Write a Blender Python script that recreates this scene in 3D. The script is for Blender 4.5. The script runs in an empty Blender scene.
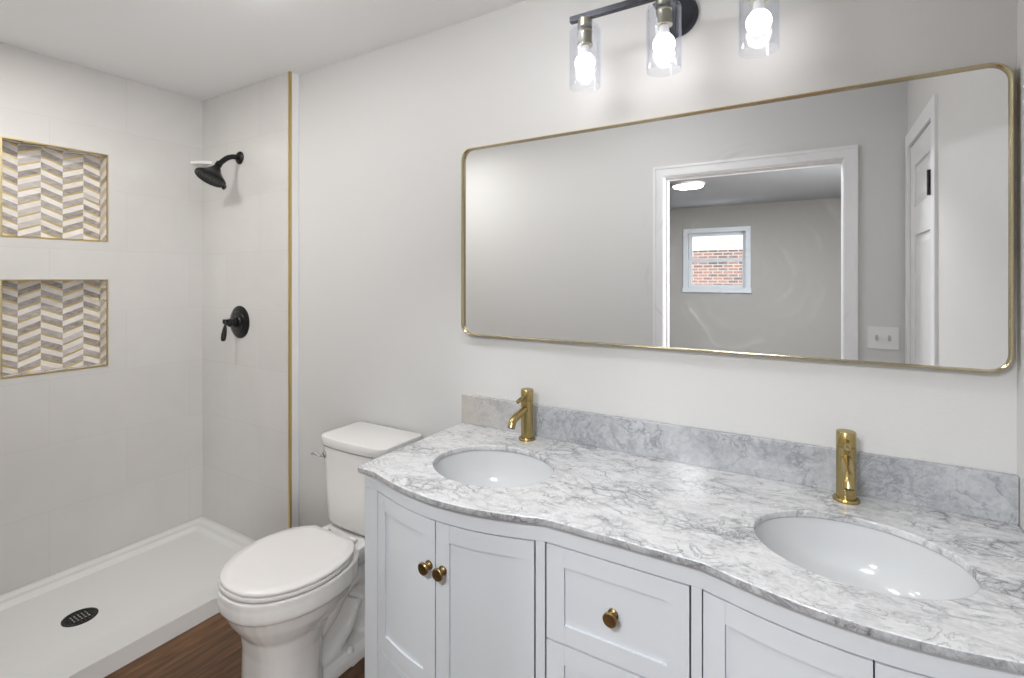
import bpy, bmesh, math, random
from mathutils import Vector, Matrix
random.seed(7)
PI = math.pi
scene = bpy.context.scene
col = scene.collection

# ------------------------------------------------------------------ camera
cam = bpy.data.cameras.new('camera'); camo = bpy.data.objects.new('camera', cam); col.objects.link(camo)
camo.location = (0, 0, 1.4675)
camo.rotation_euler = (PI / 2, 0, math.radians(30.889))
cam.sensor_fit = 'HORIZONTAL'; cam.sensor_width = 36
cam.lens = 499.8 / 1024 * 36
cam.shift_y = -(339 - 278) / 1024
cam.clip_start = 0.02
scene.camera = camo

# ------------------------------------------------------------------ world, lights, exposure
scene.view_settings.view_transform = 'Standard'
scene.view_settings.look = 'None'
scene.view_settings.gamma = 1
scene.view_settings.use_curve_mapping = False
scene.view_settings.exposure = 1.80
world = bpy.data.worlds.new('world'); scene.world = world; world.use_nodes = True
wn = world.node_tree.nodes; wl = world.node_tree.links
wn['Background'].inputs[0].default_value = (0.93, 0.96, 1.0, 1)
wn['Background'].inputs[1].default_value = 1.7


def area(name, loc, rot, sx, sy, power, color, spread=PI):
    l = bpy.data.lights.new(name, 'AREA'); l.shape = 'RECTANGLE'; l.size = sx; l.size_y = sy
    l.energy = power; l.color = color; l.spread = spread
    o = bpy.data.objects.new(name, l); col.objects.link(o); o.location = loc; o.rotation_euler = rot
    return o


def disc_light(name, loc, size, power, color):
    l = bpy.data.lights.new(name, 'AREA'); l.shape = 'DISK'; l.size = size; l.energy = power; l.color = color
    o = bpy.data.objects.new(name, l); col.objects.link(o); o.location = loc
    return o


def bulb_light(name, loc, power, color, r=0.03):
    l = bpy.data.lights.new(name, 'POINT'); l.energy = power; l.color = color; l.shadow_soft_size = r
    o = bpy.data.objects.new(name, l); col.objects.link(o); o.location = loc
    return o


# the next room's ceiling light, then added fill lamps; the bathroom's dome lights and bulbs are emissive meshes built below
FLX, FLY, FZ = -1.102, -2.22, 2.45
disc_light('far_ceiling_light', (FLX, FLY, FZ - 0.035), 0.28, 14.0, (0.95, 0.97, 1.0))
disc_light('hall_fill_light', (-0.45, -0.85, FZ - 0.040), 0.42, 15.0, (0.93, 0.965, 1.0))  # added fill lamp beyond the doorway, out of view
disc_light('shower_fill_light', (-2.33, 0.62, 2.485), 0.18, 2.5, (1.0, 0.985, 0.965))  # added fill lamp for the shower, out of view
# added daylight fill through an invented side window of the next room, falling through the doorway
area('side_fill_daylight', (1.56, -1.05, 1.45), (0, PI / 2, 0), 1.25, 1.45, 30.0, (1.0, 0.985, 0.965))
DOME = [(-1.62, 0.82, 3.6), (-0.80, 0.84, 7.2)]      # x, y, emission of the bathroom ceiling domes; the second is added fill


# ------------------------------------------------------------------ material helpers
def mat(name, color, rough=0.5, metal=0.0, spec=0.5, coat=0.0):
    m = bpy.data.materials.new(name); m.use_nodes = True
    b = m.node_tree.nodes['Principled BSDF']
    b.inputs['Base Color'].default_value = (*color, 1); b.inputs['Roughness'].default_value = rough
    b.inputs['Metallic'].default_value = metal; b.inputs['Specular IOR Level'].default_value = spec
    b.inputs['Coat Weight'].default_value = coat
    return m


class NT:
    def __init__(self, m):
        self.t = m.node_tree; self.n = self.t.nodes; self.l = self.t.links; self.b = self.n.get('Principled BSDF')

    def add(self, typ, **kw):
        nd = self.n.new(typ)
        for k, v in kw.items():
            if k.startswith('i_'):
                nd.inputs[k[2:].replace('_', ' ')].default_value = v
            else:
                setattr(nd, k, v)
        return nd

    def link(self, a, b): self.l.new(a, b)

    def pos(self, scale=(1, 1, 1), rot=(0, 0, 0), loc=(0, 0, 0)):
        g = self.add('ShaderNodeNewGeometry'); mp = self.add('ShaderNodeMapping')
        mp.inputs['Scale'].default_value = scale; mp.inputs['Rotation'].default_value = rot; mp.inputs['Location'].default_value = loc
        self.link(g.outputs['Position'], mp.inputs['Vector']); return mp.outputs['Vector']

    def noise(self, vec, scale, detail=4, rough=0.5, dist=0.0):
        nd = self.add('ShaderNodeTexNoise'); nd.inputs['Scale'].default_value = scale
        nd.inputs['Detail'].default_value = detail; nd.inputs['Roughness'].default_value = rough
        nd.inputs['Distortion'].default_value = dist
        self.link(vec, nd.inputs['Vector']); return nd

    def ramp(self, fac, stops):
        r = self.add('ShaderNodeValToRGB')
        e = r.color_ramp.elements
        while len(e) < len(stops): e.new(0.5)
        for x, (p, c) in zip(e, stops):
            x.position = p; x.color = (*c, 1) if len(c) == 3 else c
        self.link(fac, r.inputs['Fac']); return r.outputs['Color']

    def mix(self, fac, a, b, mode='MIX'):
        m = self.add('ShaderNodeMix', data_type='RGBA', blend_type=mode)
        for s, v in ((m.inputs[0], fac), (m.inputs[6], a), (m.inputs[7], b)):
            if isinstance(v, (int, float)): s.default_value = v
            elif isinstance(v, tuple): s.default_value = (*v, 1) if len(v) == 3 else v
            else: self.link(v, s)
        return m.outputs[2]

    def math(self, op, a, b=0.0, c=None):
        m = self.add('ShaderNodeMath', operation=op)
        for s, v in zip(m.inputs, (a, b) if c is None else (a, b, c)):
            if isinstance(v, (int, float)): s.default_value = v
            else: self.link(v, s)
        return m.outputs[0]

    def bump(self, h, strength, dist=0.001):
        b = self.add('ShaderNodeBump'); b.inputs['Strength'].default_value = strength
        b.inputs['Distance'].default_value = dist
        self.link(h, b.inputs['Height']); self.link(b.outputs['Normal'], self.b.inputs['Normal'])


def grey(v): return (v, v, v)


def paint(name, color, rough=0.55, bump=0.35):
    m = mat(name, color, rough, spec=0.3); t = NT(m); p = t.pos()
    n = t.noise(p, 160, 3, 0.6); t.bump(n.outputs['Fac'], bump, 0.0015)
    return m


M = {}
M['wall'] = paint('wall_paint', (0.66, 0.655, 0.645))
M['ceiling'] = paint('ceiling_paint', (0.90, 0.905, 0.91), 0.8, 0.2)
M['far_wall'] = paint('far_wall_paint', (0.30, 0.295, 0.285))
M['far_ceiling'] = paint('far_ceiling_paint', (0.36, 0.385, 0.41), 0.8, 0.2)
M['trim_white'] = mat('trim_white_paint', (0.80, 0.80, 0.81), 0.35)
M['window_trim'] = mat('pale_blue_grey_window', (0.50, 0.54, 0.58), 0.4)  # blue-grey tone of the far window's casing and sashes
M['door_white'] = mat('door_white_paint', (0.74, 0.74, 0.75), 0.4)


def tile_mat(name, axis):
    m = mat(name, (0.62, 0.605, 0.585), 0.16, spec=0.45); t = NT(m)
    g = t.add('ShaderNodeNewGeometry'); s = t.add('ShaderNodeSeparateXYZ'); t.link(g.outputs['Position'], s.inputs[0])
    c = t.add('ShaderNodeCombineXYZ')
    if axis == 'y':
        t.link(t.math('ADD', s.outputs['Y'], 0.026 + 6.1), c.inputs[0])
    else:
        t.link(t.math('ADD', s.outputs['X'], 0.042 + 6.1), c.inputs[0])
    t.link(t.math('ADD', s.outputs['Z'], -0.08), c.inputs[1])
    b = t.add('ShaderNodeTexBrick'); b.offset = 0.5; b.squash = 1
    t.link(c.outputs[0], b.inputs['Vector'])
    b.inputs['Scale'].default_value = 1; b.inputs['Mortar Size'].default_value = 0.0009
    b.inputs['Brick Width'].default_value = 0.61; b.inputs['Row Height'].default_value = 0.305
    b.inputs['Mortar Smooth'].default_value = 0.1
    b.inputs['Color1'].default_value = (0.655, 0.64, 0.62, 1); b.inputs['Color2'].default_value = (0.64, 0.625, 0.605, 1)
    b.inputs['Mortar'].default_value = (0.575, 0.56, 0.54, 1)
    n = t.noise(t.pos((1, 1, 1)), 3.5, 5, 0.55, 0.6)
    v = t.ramp(n.outputs['Fac'], [(0.35, grey(0.965)), (0.65, grey(1.0))])
    t.link(t.mix(1.0, b.outputs['Color'], v, 'MULTIPLY'), t.b.inputs['Base Color'])
    t.bump(t.math('SUBTRACT', 1.0, b.outputs['Fac']), 0.3, 0.001)
    return m


M['tile_left'] = tile_mat('large_format_tile_left', 'y')
M['tile_back'] = tile_mat('large_format_tile_back', 'x')


def wood_floor():
    m = mat('wood_plank_floor', (0.2, 0.1, 0.05), 0.38); t = NT(m)
    g = t.add('ShaderNodeNewGeometry'); s = t.add('ShaderNodeSeparateXYZ'); t.link(g.outputs['Position'], s.inputs[0])
    c = t.add('ShaderNodeCombineXYZ')
    t.link(t.math('ADD', s.outputs['Y'], 5.35), c.inputs[0]); t.link(t.math('ADD', s.outputs['X'], 1.947 + 5.4), c.inputs[1])
    b = t.add('ShaderNodeTexBrick'); b.offset = 0.37
    t.link(c.outputs[0], b.inputs['Vector'])
    for k, v in (('Scale', 1), ('Mortar Size', 0.0012), ('Brick Width', 1.2), ('Row Height', 0.18), ('Mortar Smooth', 0.1)): b.inputs[k].default_value = v
    b.inputs['Color1'].default_value = grey(0.78) + (1,); b.inputs['Color2'].default_value = grey(1.15) + (1,)
    b.inputs['Mortar'].default_value = (1.9, 1.8, 1.6, 1)  # pale seams: highlight on the plank bevels, put into the colour
    p = t.pos((16, 1.4, 1)); n = t.noise(p, 2.4, 8, 0.62, 1.2)
    colr = t.ramp(n.outputs['Fac'], [(0.28, (0.050, 0.021, 0.008)), (0.5, (0.115, 0.052, 0.020)), (0.72, (0.215, 0.108, 0.046))])
    p2 = t.pos((70, 2.5, 1)); n2 = t.noise(p2, 3, 3, 0.5)
    fine = t.ramp(n2.outputs['Fac'], [(0.35, grey(0.8)), (0.65, grey(1.1))])
    x = t.mix(1.0, colr, fine, 'MULTIPLY'); x = t.mix(1.0, x, b.outputs['Color'], 'MULTIPLY')
    t.link(x, t.b.inputs['Base Color'])
    return m


M['floor'] = wood_floor()


def ridge(t, vec, scale, detail, width, dist=1.5, rough=0.6):
    """thin crooked lines where a noise field crosses its middle value"""
    n = t.noise(vec, scale, detail, rough, dist)
    d = t.math('ABSOLUTE', t.math('SUBTRACT', n.outputs['Fac'], 0.5))
    return t.ramp(t.math('DIVIDE', d, width), [(0.0, grey(1)), (0.35, grey(0.55)), (1.0, grey(0))])


def marble(name, white, pale, vein, amount=0.8, cloud_lo=0.42, cloud_hi=0.62, net=0.5, rough=0.12, warm=0.0, k=1.0, top=True, chunks=0.45):
    m = mat(name, white, rough, spec=0.5); t = NT(m)
    p = t.pos((1.0, 1.55, 1.0) if top else (1, 1, 1), (0, 0, math.radians(-28)) if top else (0, 0.5, 0))
    warp = t.noise(p, 7 * k, 5, 0.62)
    wv = t.add('ShaderNodeVectorMath', operation='MULTIPLY_ADD')
    t.link(warp.outputs['Color'], wv.inputs[0]); wv.inputs[1].default_value = (0.13 / k,) * 3; t.link(p, wv.inputs[2])
    vo = t.add('ShaderNodeTexVoronoi', feature='DISTANCE_TO_EDGE'); vo.inputs['Scale'].default_value = 15 * k
    t.link(wv.outputs[0], vo.inputs['Vector'])
    e1 = t.ramp(vo.outputs['Distance'], [(0.0, grey(0.9)), (0.035, grey(0.45)), (0.14, grey(0))])
    m1 = t.ramp(t.noise(p, 5.5 * k, 4, 0.6, 0.5).outputs['Fac'], [(0.46, grey(0)), (0.60, grey(1))])
    m2 = t.ramp(t.noise(p, 9 * k, 5, 0.65, 0.8).outputs['Fac'], [(0.40, grey(0.08)), (0.62, grey(1))])
    mott = t.noise(p, 46 * k, 8, 0.78, 1.2)
    cl = t.ramp(mott.outputs['Fac'], [(cloud_lo, white), (cloud_hi, pale)])
    soft = t.ramp(t.noise(p, 11 * k, 6, 0.6, 1.4).outputs['Fac'], [(0.40, grey(0.0)), (0.66, grey(1))])
    c = t.mix(t.math('MULTIPLY', soft, 0.75), t.mix(0.45, white, cl), t.mix(0.35, cl, pale))
    # broken chunks of lighter and greyer stone
    wf = t.noise(p, 26 * k, 4, 0.6)
    w2 = t.add('ShaderNodeVectorMath', operation='MULTIPLY_ADD')
    t.link(wf.outputs['Color'], w2.inputs[0]); w2.inputs[1].default_value = (0.045 / k,) * 3; t.link(wv.outputs[0], w2.inputs[2])
    ch = t.add('ShaderNodeTexVoronoi'); ch.inputs['Scale'].default_value = 30 * k; t.link(w2.outputs[0], ch.inputs['Vector'])
    sp = t.add('ShaderNodeSeparateColor'); t.link(ch.outputs['Color'], sp.inputs[0])
    chunk = t.ramp(sp.outputs[0], [(0.25, tuple(0.55 * a + 0.45 * b for a, b in zip(white, pale))), (0.55, white)])
    c = t.mix(chunks, c, chunk)
    r1 = t.math('MULTIPLY', ridge(t, p, 8 * k, 6, 0.030), m2)
    r2 = t.math('MULTIPLY', ridge(t, wv.outputs[0], 19 * k, 6, 0.045, 0.8), m1)
    f = t.math('MAXIMUM', t.math('MULTIPLY', r1, 0.75), t.math('MULTIPLY', r2, 0.6))
    f = t.math('MAXIMUM', f, t.math('MULTIPLY', t.math('MULTIPLY', e1, m1), net))
    c = t.mix(t.math('MULTIPLY', f, amount), c, vein)
    if warm:
        # warm brown tint, fading out from the stone's left end
        s = t.add('ShaderNodeSeparateXYZ'); g = t.add('ShaderNodeNewGeometry'); t.link(g.outputs['Position'], s.inputs[0])
        r = t.ramp(t.math('ADD', s.outputs['X'], 1.20), [(0.02, grey(1)), (0.36, grey(0))])
        c = t.mix(t.math('MULTIPLY', r, warm), c, (0.50, 0.43, 0.35), 'MIX')
    t.link(c, t.b.inputs['Base Color'])
    return m


M['marble_top'] = marble('white_veined_marble', (0.70, 0.70, 0.705), (0.40, 0.405, 0.42), (0.11, 0.115, 0.13), 1.0, 0.46, 0.58, net=0.9)
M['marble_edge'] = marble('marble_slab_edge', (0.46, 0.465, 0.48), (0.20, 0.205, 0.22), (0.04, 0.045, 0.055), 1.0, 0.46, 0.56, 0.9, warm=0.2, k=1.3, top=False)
M['marble_splash'] = marble('grey_mottled_marble', (0.54, 0.55, 0.57), (0.25, 0.26, 0.28), (0.13, 0.14, 0.16), 0.9, warm=0.55, top=False, k=0.9, chunks=0.35)
M['porcelain'] = mat('white_porcelain', (0.80, 0.79, 0.775), 0.12, spec=0.5, coat=0.3)
M['seat_plastic'] = mat('white_seat_plastic', (0.82, 0.80, 0.785), 0.28)
M['sink'] = mat('white_sink_ceramic', (0.62, 0.63, 0.64), 0.10, spec=0.5)
M['acrylic'] = mat('white_shower_acrylic', (0.76, 0.755, 0.74), 0.22)
M['cabinet'] = mat('light_grey_cabinet_paint', (0.61, 0.635, 0.665), 0.36)
M['cabinet_dark'] = mat('cabinet_inside', (0.03, 0.03, 0.032), 0.9)


def brushed(name, color, rough):
    m = mat(name, color, rough, 1.0); t = NT(m)
    n = t.noise(t.pos((30, 30, 600)), 3, 2, 0.5)
    r = t.ramp(n.outputs['Fac'], [(0.3, grey(rough * 0.8)), (0.7, grey(rough * 1.25))])
    t.link(r, t.b.inputs['Roughness'])
    return m


M['brass'] = mat('brushed_brass', (0.43, 0.335, 0.145), 0.27, 1.0)
M['gold_trim'] = brushed('satin_gold_trim', (0.62, 0.47, 0.20), 0.35)
M['frame_brass'] = mat('mirror_frame_brass', (0.54, 0.46, 0.27), 0.25, 1.0)
M['antique'] = brushed('antique_brass', (0.24, 0.17, 0.075), 0.33)
M['chrome'] = mat('chrome', (0.62, 0.62, 0.62), 0.08, 1.0)
M['nickel'] = mat('brushed_nickel', (0.40, 0.38, 0.30), 0.34, 1.0)
M['black'] = mat('matte_black_metal', (0.006, 0.006, 0.006), 0.30, 0.0, spec=0.35)
M['gunmetal'] = mat('dark_gunmetal', (0.045, 0.048, 0.058), 0.25, 0.6)
M['hinge'] = mat('black_hinge_metal', (0.02, 0.02, 0.025), 0.4, 0.5)
M['toggle'] = mat('grey_toggle_plastic', (0.45, 0.45, 0.46), 0.4)
M['switch'] = mat('white_switch_plastic', (0.78, 0.78, 0.78), 0.35)


def emis(name, color, strength):
    m = bpy.data.materials.new(name); m.use_nodes = True; t = NT(m)
    b = t.b; b.inputs['Base Color'].default_value = (0.8, 0.8, 0.8, 1)
    b.inputs['Emission Color'].default_value = (*color, 1); b.inputs['Emission Strength'].default_value = strength
    return m


M['bulb'] = emis('lit_bulb', (1.0, 0.97, 0.93), 4.6)
M['bulb_lens'] = emis('lit_bulb_lens', (0.95, 0.97, 1.0), 0.75)
M['bulb_neck'] = emis('bulb_neck', (0.95, 0.95, 0.98), 0.03)
M['led'] = emis('led_diffuser', (1.0, 0.98, 0.95), 6.0)


def clear_glass(name, tint, gloss=0.10, ior=1.45):
    m = bpy.data.materials.new(name); m.use_nodes = True; t = NT(m)
    t.n.remove(t.b)
    tr = t.add('ShaderNodeBsdfTransparent'); tr.inputs[0].default_value = (*tint, 1)
    gl = t.add('ShaderNodeBsdfGlossy'); gl.inputs['Roughness'].default_value = 0.02
    gl.inputs['Color'].default_value = (0.9, 0.93, 1, 1)
    lw = t.add('ShaderNodeLayerWeight'); lw.inputs['Blend'].default_value = 0.5
    fr = t.add('ShaderNodeMath', operation='MULTIPLY_ADD'); t.link(t.math('POWER', lw.outputs['Facing'], 3.0), fr.inputs[0]); fr.inputs[1].default_value = 0.55; fr.inputs[2].default_value = 0.016
    mx = t.add('ShaderNodeMixShader')
    t.link(fr.outputs[0], mx.inputs[0]); t.link(tr.outputs[0], mx.inputs[1]); t.link(gl.outputs[0], mx.inputs[2])
    t.link(mx.outputs[0], t.n['Material Output'].inputs['Surface'])
    return m


M['shade_glass'] = clear_glass('clear_shade_glass', (0.955, 0.96, 0.975))
M['pane'] = clear_glass('window_pane_glass', (0.95, 0.97, 0.97))


def mirror_mat():
    m = mat('silvered_mirror', (0.94, 0.945, 0.945), 0.0, 1.0); t = NT(m)
    # faint wiping smears on the glass: arcs broken up by noise
    g = t.add('ShaderNodeNewGeometry'); s = t.add('ShaderNodeSeparateXYZ'); t.link(g.outputs['Position'], s.inputs[0])
    dx = t.math('ADD', s.outputs['X'], 0.17); dz = t.math('ADD', s.outputs['Z'], -1.50)
    dz = t.math('MULTIPLY', dz, 0.85)
    r = t.math('SQRT', t.math('ADD', t.math('MULTIPLY', dx, dx), t.math('MULTIPLY', dz, dz)))
    n1 = t.noise(t.pos((1, 1, 1)), 4.5, 3, 0.5)
    rr = t.math('ADD', r, t.math('MULTIPLY', n1.outputs['Fac'], 0.12))
    cv = t.add('ShaderNodeCombineXYZ'); t.link(rr, cv.inputs[0])
    n2 = t.noise(cv.outputs[0], 34, 2, 0.55)
    st = t.ramp(n2.outputs['Fac'], [(0.48, grey(0)), (0.72, grey(1))])
    n3 = t.noise(t.pos((1, 1, 1), loc=(3.1, 0, 1.7)), 6.5, 3, 0.55, 0.7)
    mk = t.ramp(n3.outputs['Fac'], [(0.42, grey(0)), (0.60, grey(1))])
    near = t.ramp(r, [(0.12, grey(1)), (0.34, grey(0))])
    f = t.math('MULTIPLY', t.math('MULTIPLY', st, mk), t.math('MULTIPLY', near, 0.42))
    df = t.add('ShaderNodeBsdfDiffuse'); df.inputs[0].default_value = (0.8, 0.8, 0.8, 1)
    mx = t.add('ShaderNodeMixShader'); t.link(f, mx.inputs[0]); t.link(t.b.outputs[0], mx.inputs[1]); t.link(df.outputs[0], mx.inputs[2])
    t.link(mx.outputs[0], t.n['Material Output'].inputs['Surface'])
    return m


M['mirror'] = mirror_mat()


def strip_mat(name, a, b, scale=30, rough=0.2):
    m = mat(name, a, rough); t = NT(m)
    n = t.noise(t.pos((1, 1, 2.5)), scale, 5, 0.6, 0.6)
    t.link(t.ramp(n.outputs['Fac'], [(0.35, a), (0.65, b)]), t.b.inputs['Base Color'])
    return m


M['mos_white'] = strip_mat('mosaic_white_marble', (0.86, 0.82, 0.775), (0.76, 0.72, 0.68), 18, 0.12)
M['mos_grey'] = strip_mat('mosaic_grey_marble', (0.25, 0.225, 0.205), (0.46, 0.42, 0.395), 26, 0.12)
M['mos_cream'] = strip_mat('mosaic_cream_marble', (0.82, 0.77, 0.72), (0.72, 0.67, 0.62), 22, 0.12)
M['mos_pale'] = strip_mat('mosaic_pale_grey_marble', (0.52, 0.485, 0.465), (0.62, 0.585, 0.56), 24, 0.12)
M['mos_mid'] = strip_mat('mosaic_mid_grey_marble', (0.34, 0.31, 0.285), (0.52, 0.48, 0.45), 30, 0.12)
M['mos_gold'] = mat('mosaic_gold_strip', (0.66, 0.52, 0.24), 0.30, 0.85)


def brick_mat():
    m = mat('red_brick', (0.4, 0.2, 0.15), 0.9); t = NT(m)
    g = t.add('ShaderNodeNewGeometry'); s = t.add('ShaderNodeSeparateXYZ'); t.link(g.outputs['Position'], s.inputs[0])
    c = t.add('ShaderNodeCombineXYZ'); t.link(s.outputs['X'], c.inputs[0]); t.link(s.outputs['Z'], c.inputs[1])
    b = t.add('ShaderNodeTexBrick'); t.link(c.outputs[0], b.inputs['Vector'])
    for k, v in (('Scale', 1), ('Mortar Size', 0.008), ('Brick Width', 0.19), ('Row Height', 0.062), ('Bias', 0.0)): b.inputs[k].default_value = v
    b.inputs['Color1'].default_value = (0.20, 0.10, 0.075, 1); b.inputs['Color2'].default_value = (0.07, 0.05, 0.048, 1)
    b.inputs['Mortar'].default_value = (0.27, 0.24, 0.215, 1)
    t.link(b.outputs['Color'], t.b.inputs['Base Color'])
    return m


M['brick'] = brick_mat()
M['cream'] = mat('cream_siding', (0.34, 0.31, 0.27), 0.8)


# ------------------------------------------------------------------ object helpers
def empty(name, loc, label=None, cat=None, group=None):
    o = bpy.data.objects.new(name, None); col.objects.link(o); o.location = loc; o.empty_display_size = 0.05
    tag(o, label, cat, group); return o


def tag(o, label=None, cat=None, group=None, kind=None):
    if label: o['label'] = label
    if cat: o['category'] = cat
    if group: o['group'] = group
    if kind: o['kind'] = kind
    return o


def world_loc(o):
    v = Vector(o.location)
    while o.parent: o = o.parent; v += Vector(o.location)
    return v


ZK = 1.0          # height factor for pieces measured in a slightly shorter scale


def link(name, bm, mats, parent=None, origin=None, smooth=False, bevel=0.0, seg=2, angle=35):
    """bm in world coordinates (or local when parent is at the origin)"""
    me = bpy.data.meshes.new(name)
    if ZK != 1.0:
        for v in bm.verts: v.co.z *= ZK
        if origin is not None: origin = (origin[0], origin[1], origin[2] * ZK)
    bmesh.ops.recalc_face_normals(bm, faces=bm.faces)
    o = bpy.data.objects.new(name, me); col.objects.link(o)
    if origin is None and parent is None:
        zs = [v.co.z for v in bm.verts]; xs = [v.co.x for v in bm.verts]; ys = [v.co.y for v in bm.verts]
        origin = ((min(xs) + max(xs)) / 2, (min(ys) + max(ys)) / 2, min(zs))
    if origin is not None:
        off = Vector(origin); bmesh.ops.translate(bm, verts=bm.verts, vec=-off)
        o.location = off
    if parent is not None:
        o.parent = parent
        w = world_loc(parent)
        if origin is not None: o.location = Vector(origin) - w
        else: bmesh.ops.translate(bm, verts=bm.verts, vec=-w)
    bm.to_mesh(me); bm.free()
    for mm in (mats if isinstance(mats, (list, tuple)) else [mats]): me.materials.append(mm)
    if smooth:
        for p in me.polygons: p.use_smooth = True
        me.set_sharp_from_angle(angle=math.radians(angle))
    if bevel:
        md = o.modifiers.new('bevel', 'BEVEL'); md.width = bevel; md.segments = seg; md.limit_method = 'ANGLE'; md.angle_limit = math.radians(30)
        for p in me.polygons: p.use_smooth = True
        me.set_sharp_from_angle(angle=math.radians(30))
        md.harden_normals = True
    return o


def struct(name, bm, m, label=None, **kw):
    o = link(name, bm, m, **kw); o['kind'] = 'structure'
    if label: o['label'] = label
    return o


def box(bm, x0, x1, y0, y1, z0, z1, mi=0):
    vs = [bm.verts.new((x, y, z)) for x in (x0, x1) for y in (y0, y1) for z in (z0, z1)]
    for f in ((0, 1, 3, 2), (4, 6, 7, 5), (0, 4, 5, 1), (2, 3, 7, 6), (0, 2, 6, 4), (1, 5, 7, 3)):
        fc = bm.faces.new([vs[i] for i in f]); fc.material_index = mi
    return bm


def loft(bm, rings, cap=True, closed=True, mi=0):
    R = [[bm.verts.new(p) for p in r] for r in rings]
    n = len(R[0])
    for a, b in zip(R, R[1:]):
        for i in range(n if closed else n - 1):
            j = (i + 1) % n
            f = bm.faces.new((a[i], a[j], b[j], b[i])); f.material_index = mi
    if cap:
        f = bm.faces.new(R[0][::-1]); f.material_index = mi
        f = bm.faces.new(R[-1]); f.material_index = mi
    return bm


def lathe(bm, prof, center=(0, 0, 0), axis='z', seg=40, cap=True, mat4=None, mi=0):
    rings = []
    for r, h in prof:
        ring = []
        for i in range(seg):
            a = 2 * PI * i / seg
            if axis == 'z': p = Vector((r * math.cos(a), r * math.sin(a), h))
            elif axis == 'y': p = Vector((r * math.cos(a), h, r * math.sin(a)))
            else: p = Vector((h, r * math.cos(a), r * math.sin(a)))
            if mat4 is not None: p = mat4 @ p
            ring.append(p + Vector(center))
        rings.append(ring)
    return loft(bm, rings, cap, mi=mi)


def tube(bm, pts, radii, seg=20, cap=True, sx=1.0):
    pts = [Vector(p) for p in pts]
    if not isinstance(radii, (list, tuple)): radii = [radii] * len(pts)
    rings = []
    prev = None
    for i, p in enumerate(pts):
        d = (pts[min(i + 1, len(pts) - 1)] - pts[max(i - 1, 0)]).normalized()
        if prev is None:
            up = Vector((1, 0, 0)) if abs(d.x) < 0.9 else Vector((0, 0, 1))
            a = (up - d * up.dot(d)).normalized()
        else:
            a = (prev - d * prev.dot(d)).normalized()
        prev = a; b = d.cross(a)
        rings.append([p + (a * math.cos(t) * sx + b * math.sin(t)) * radii[i] for t in [2 * PI * k / seg for k in range(seg)]])
    return loft(bm, rings, cap)


def smooth_path(ctrl, n=8):
    """Catmull-Rom through the control points"""
    c = [Vector(p) for p in ctrl]; c = [c[0] * 2 - c[1]] + c + [c[-1] * 2 - c[-2]]
    out = []
    for i in range(1, len(c) - 2):
        for k in range(n):
            t = k / n
            out.append(0.5 * ((2 * c[i]) + (-c[i - 1] + c[i + 1]) * t + (2 * c[i - 1] - 5 * c[i] + 4 * c[i + 1] - c[i + 2]) * t * t + (-c[i - 1] + 3 * c[i] - 3 * c[i + 1] + c[i + 2]) * t ** 3))
    out.append(c[-2]); return out


def rrect(cx, cz, w, h, r, n=8):
    pts = []
    for (sx, sz, a0) in ((1, 1, 0), (-1, 1, PI / 2), (-1, -1, PI), (1, -1, 1.5 * PI)):
        for k in range(n + 1):
            a = a0 + PI / 2 * k / n
            pts.append((cx + sx * (w / 2 - r) + r * math.cos(a), cz + sz * (h / 2 - r) + r * math.sin(a)))
    return pts


# ------------------------------------------------------------------ the setting
XL, XT, XR = -3.036, -2.2287, 0.416      # shower wall, tile edge, right wall
YT, YW, YF = 1.57, 1.62, 0.03          # tiled shower wall, vanity wall, entry wall
ZC = 2.497
bm = bmesh.new(); box(bm, XL - 0.3, XR + 0.15, YF - 0.12, YW + 0.15, -0.1, 0.0)
struct('floor', bm, M['floor'], 'dark brown wood plank floor')
bm = bmesh.new(); box(bm, XL - 0.3, XR + 0.15, YF - 0.12, YW + 0.15, ZC, ZC + 0.1)
struct('ceiling', bm, M['ceiling'])
bm = bmesh.new(); box(bm, XT, XR + 0.12, YW, YW + 0.12, 0, ZC)
struct('wall_back', bm, M['wall'])
bm = bmesh.new(); box(bm, XL - 0.15, XT - 0.006, YT, YW + 0.12, 0, ZC)
struct('wall_shower_back', bm, M['tile_back'])
bm = bmesh.new(); box(bm, XT - 0.006, XT, YT + 0.010, YW + 0.12, 0, ZC)
struct('trim_1', bm, M['trim_white'], 'white painted return beside the tiled shower wall')
bm = bmesh.new(); box(bm, XT - 0.010, XT + 0.0015, YT - 0.003, YT + 0.010, 0.085, ZC)
struct('trim_2', bm, M['gold_trim'], 'vertical gold metal edge strip at the end of the shower tile')

# left wall with two niche openings
NY0, NY1, ND = 0.730, 1.111, 0.085
NZ = [(1.6525, 2.0826), (1.0295, 1.457)]
bm = bmesh.new()
x0, x1 = XL - 0.15, XL
y0, y1 = YF - 0.12, YT
box(bm, x0, x1, y0, NY0, 0, ZC); box(bm, x0, x1, NY1, y1, 0, ZC)
box(bm, x0, x1, NY0, NY1, 0, NZ[1][0]); box(bm, x0, x1, NY0, NY1, NZ[1][1], NZ[0][0]); box(bm, x0, x1, NY0, NY1, NZ[0][1], ZC)
for a, b in NZ: box(bm, x0, XL - ND - 0.006, NY0, NY1, a, b)
struct('wall_left', bm, M['tile_left'])

# right wall with a closed panel door near the entry
DY0, DY1, DZ = 0.112, 0.664, 2.105       # right-wall door opening (inside the casing)
bm = bmesh.new()
box(bm, XR, XR + 0.12, DY1, YW, 0, ZC); box(bm, XR, XR + 0.12, YF - 0.12, DY0, 0, ZC); box(bm, XR, XR + 0.12, DY0, DY1, DZ, ZC)
struct('wall_right', bm, M['wall'])


def casing(bm, side_boxes):
    for b in side_boxes: box(bm, *b)


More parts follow.
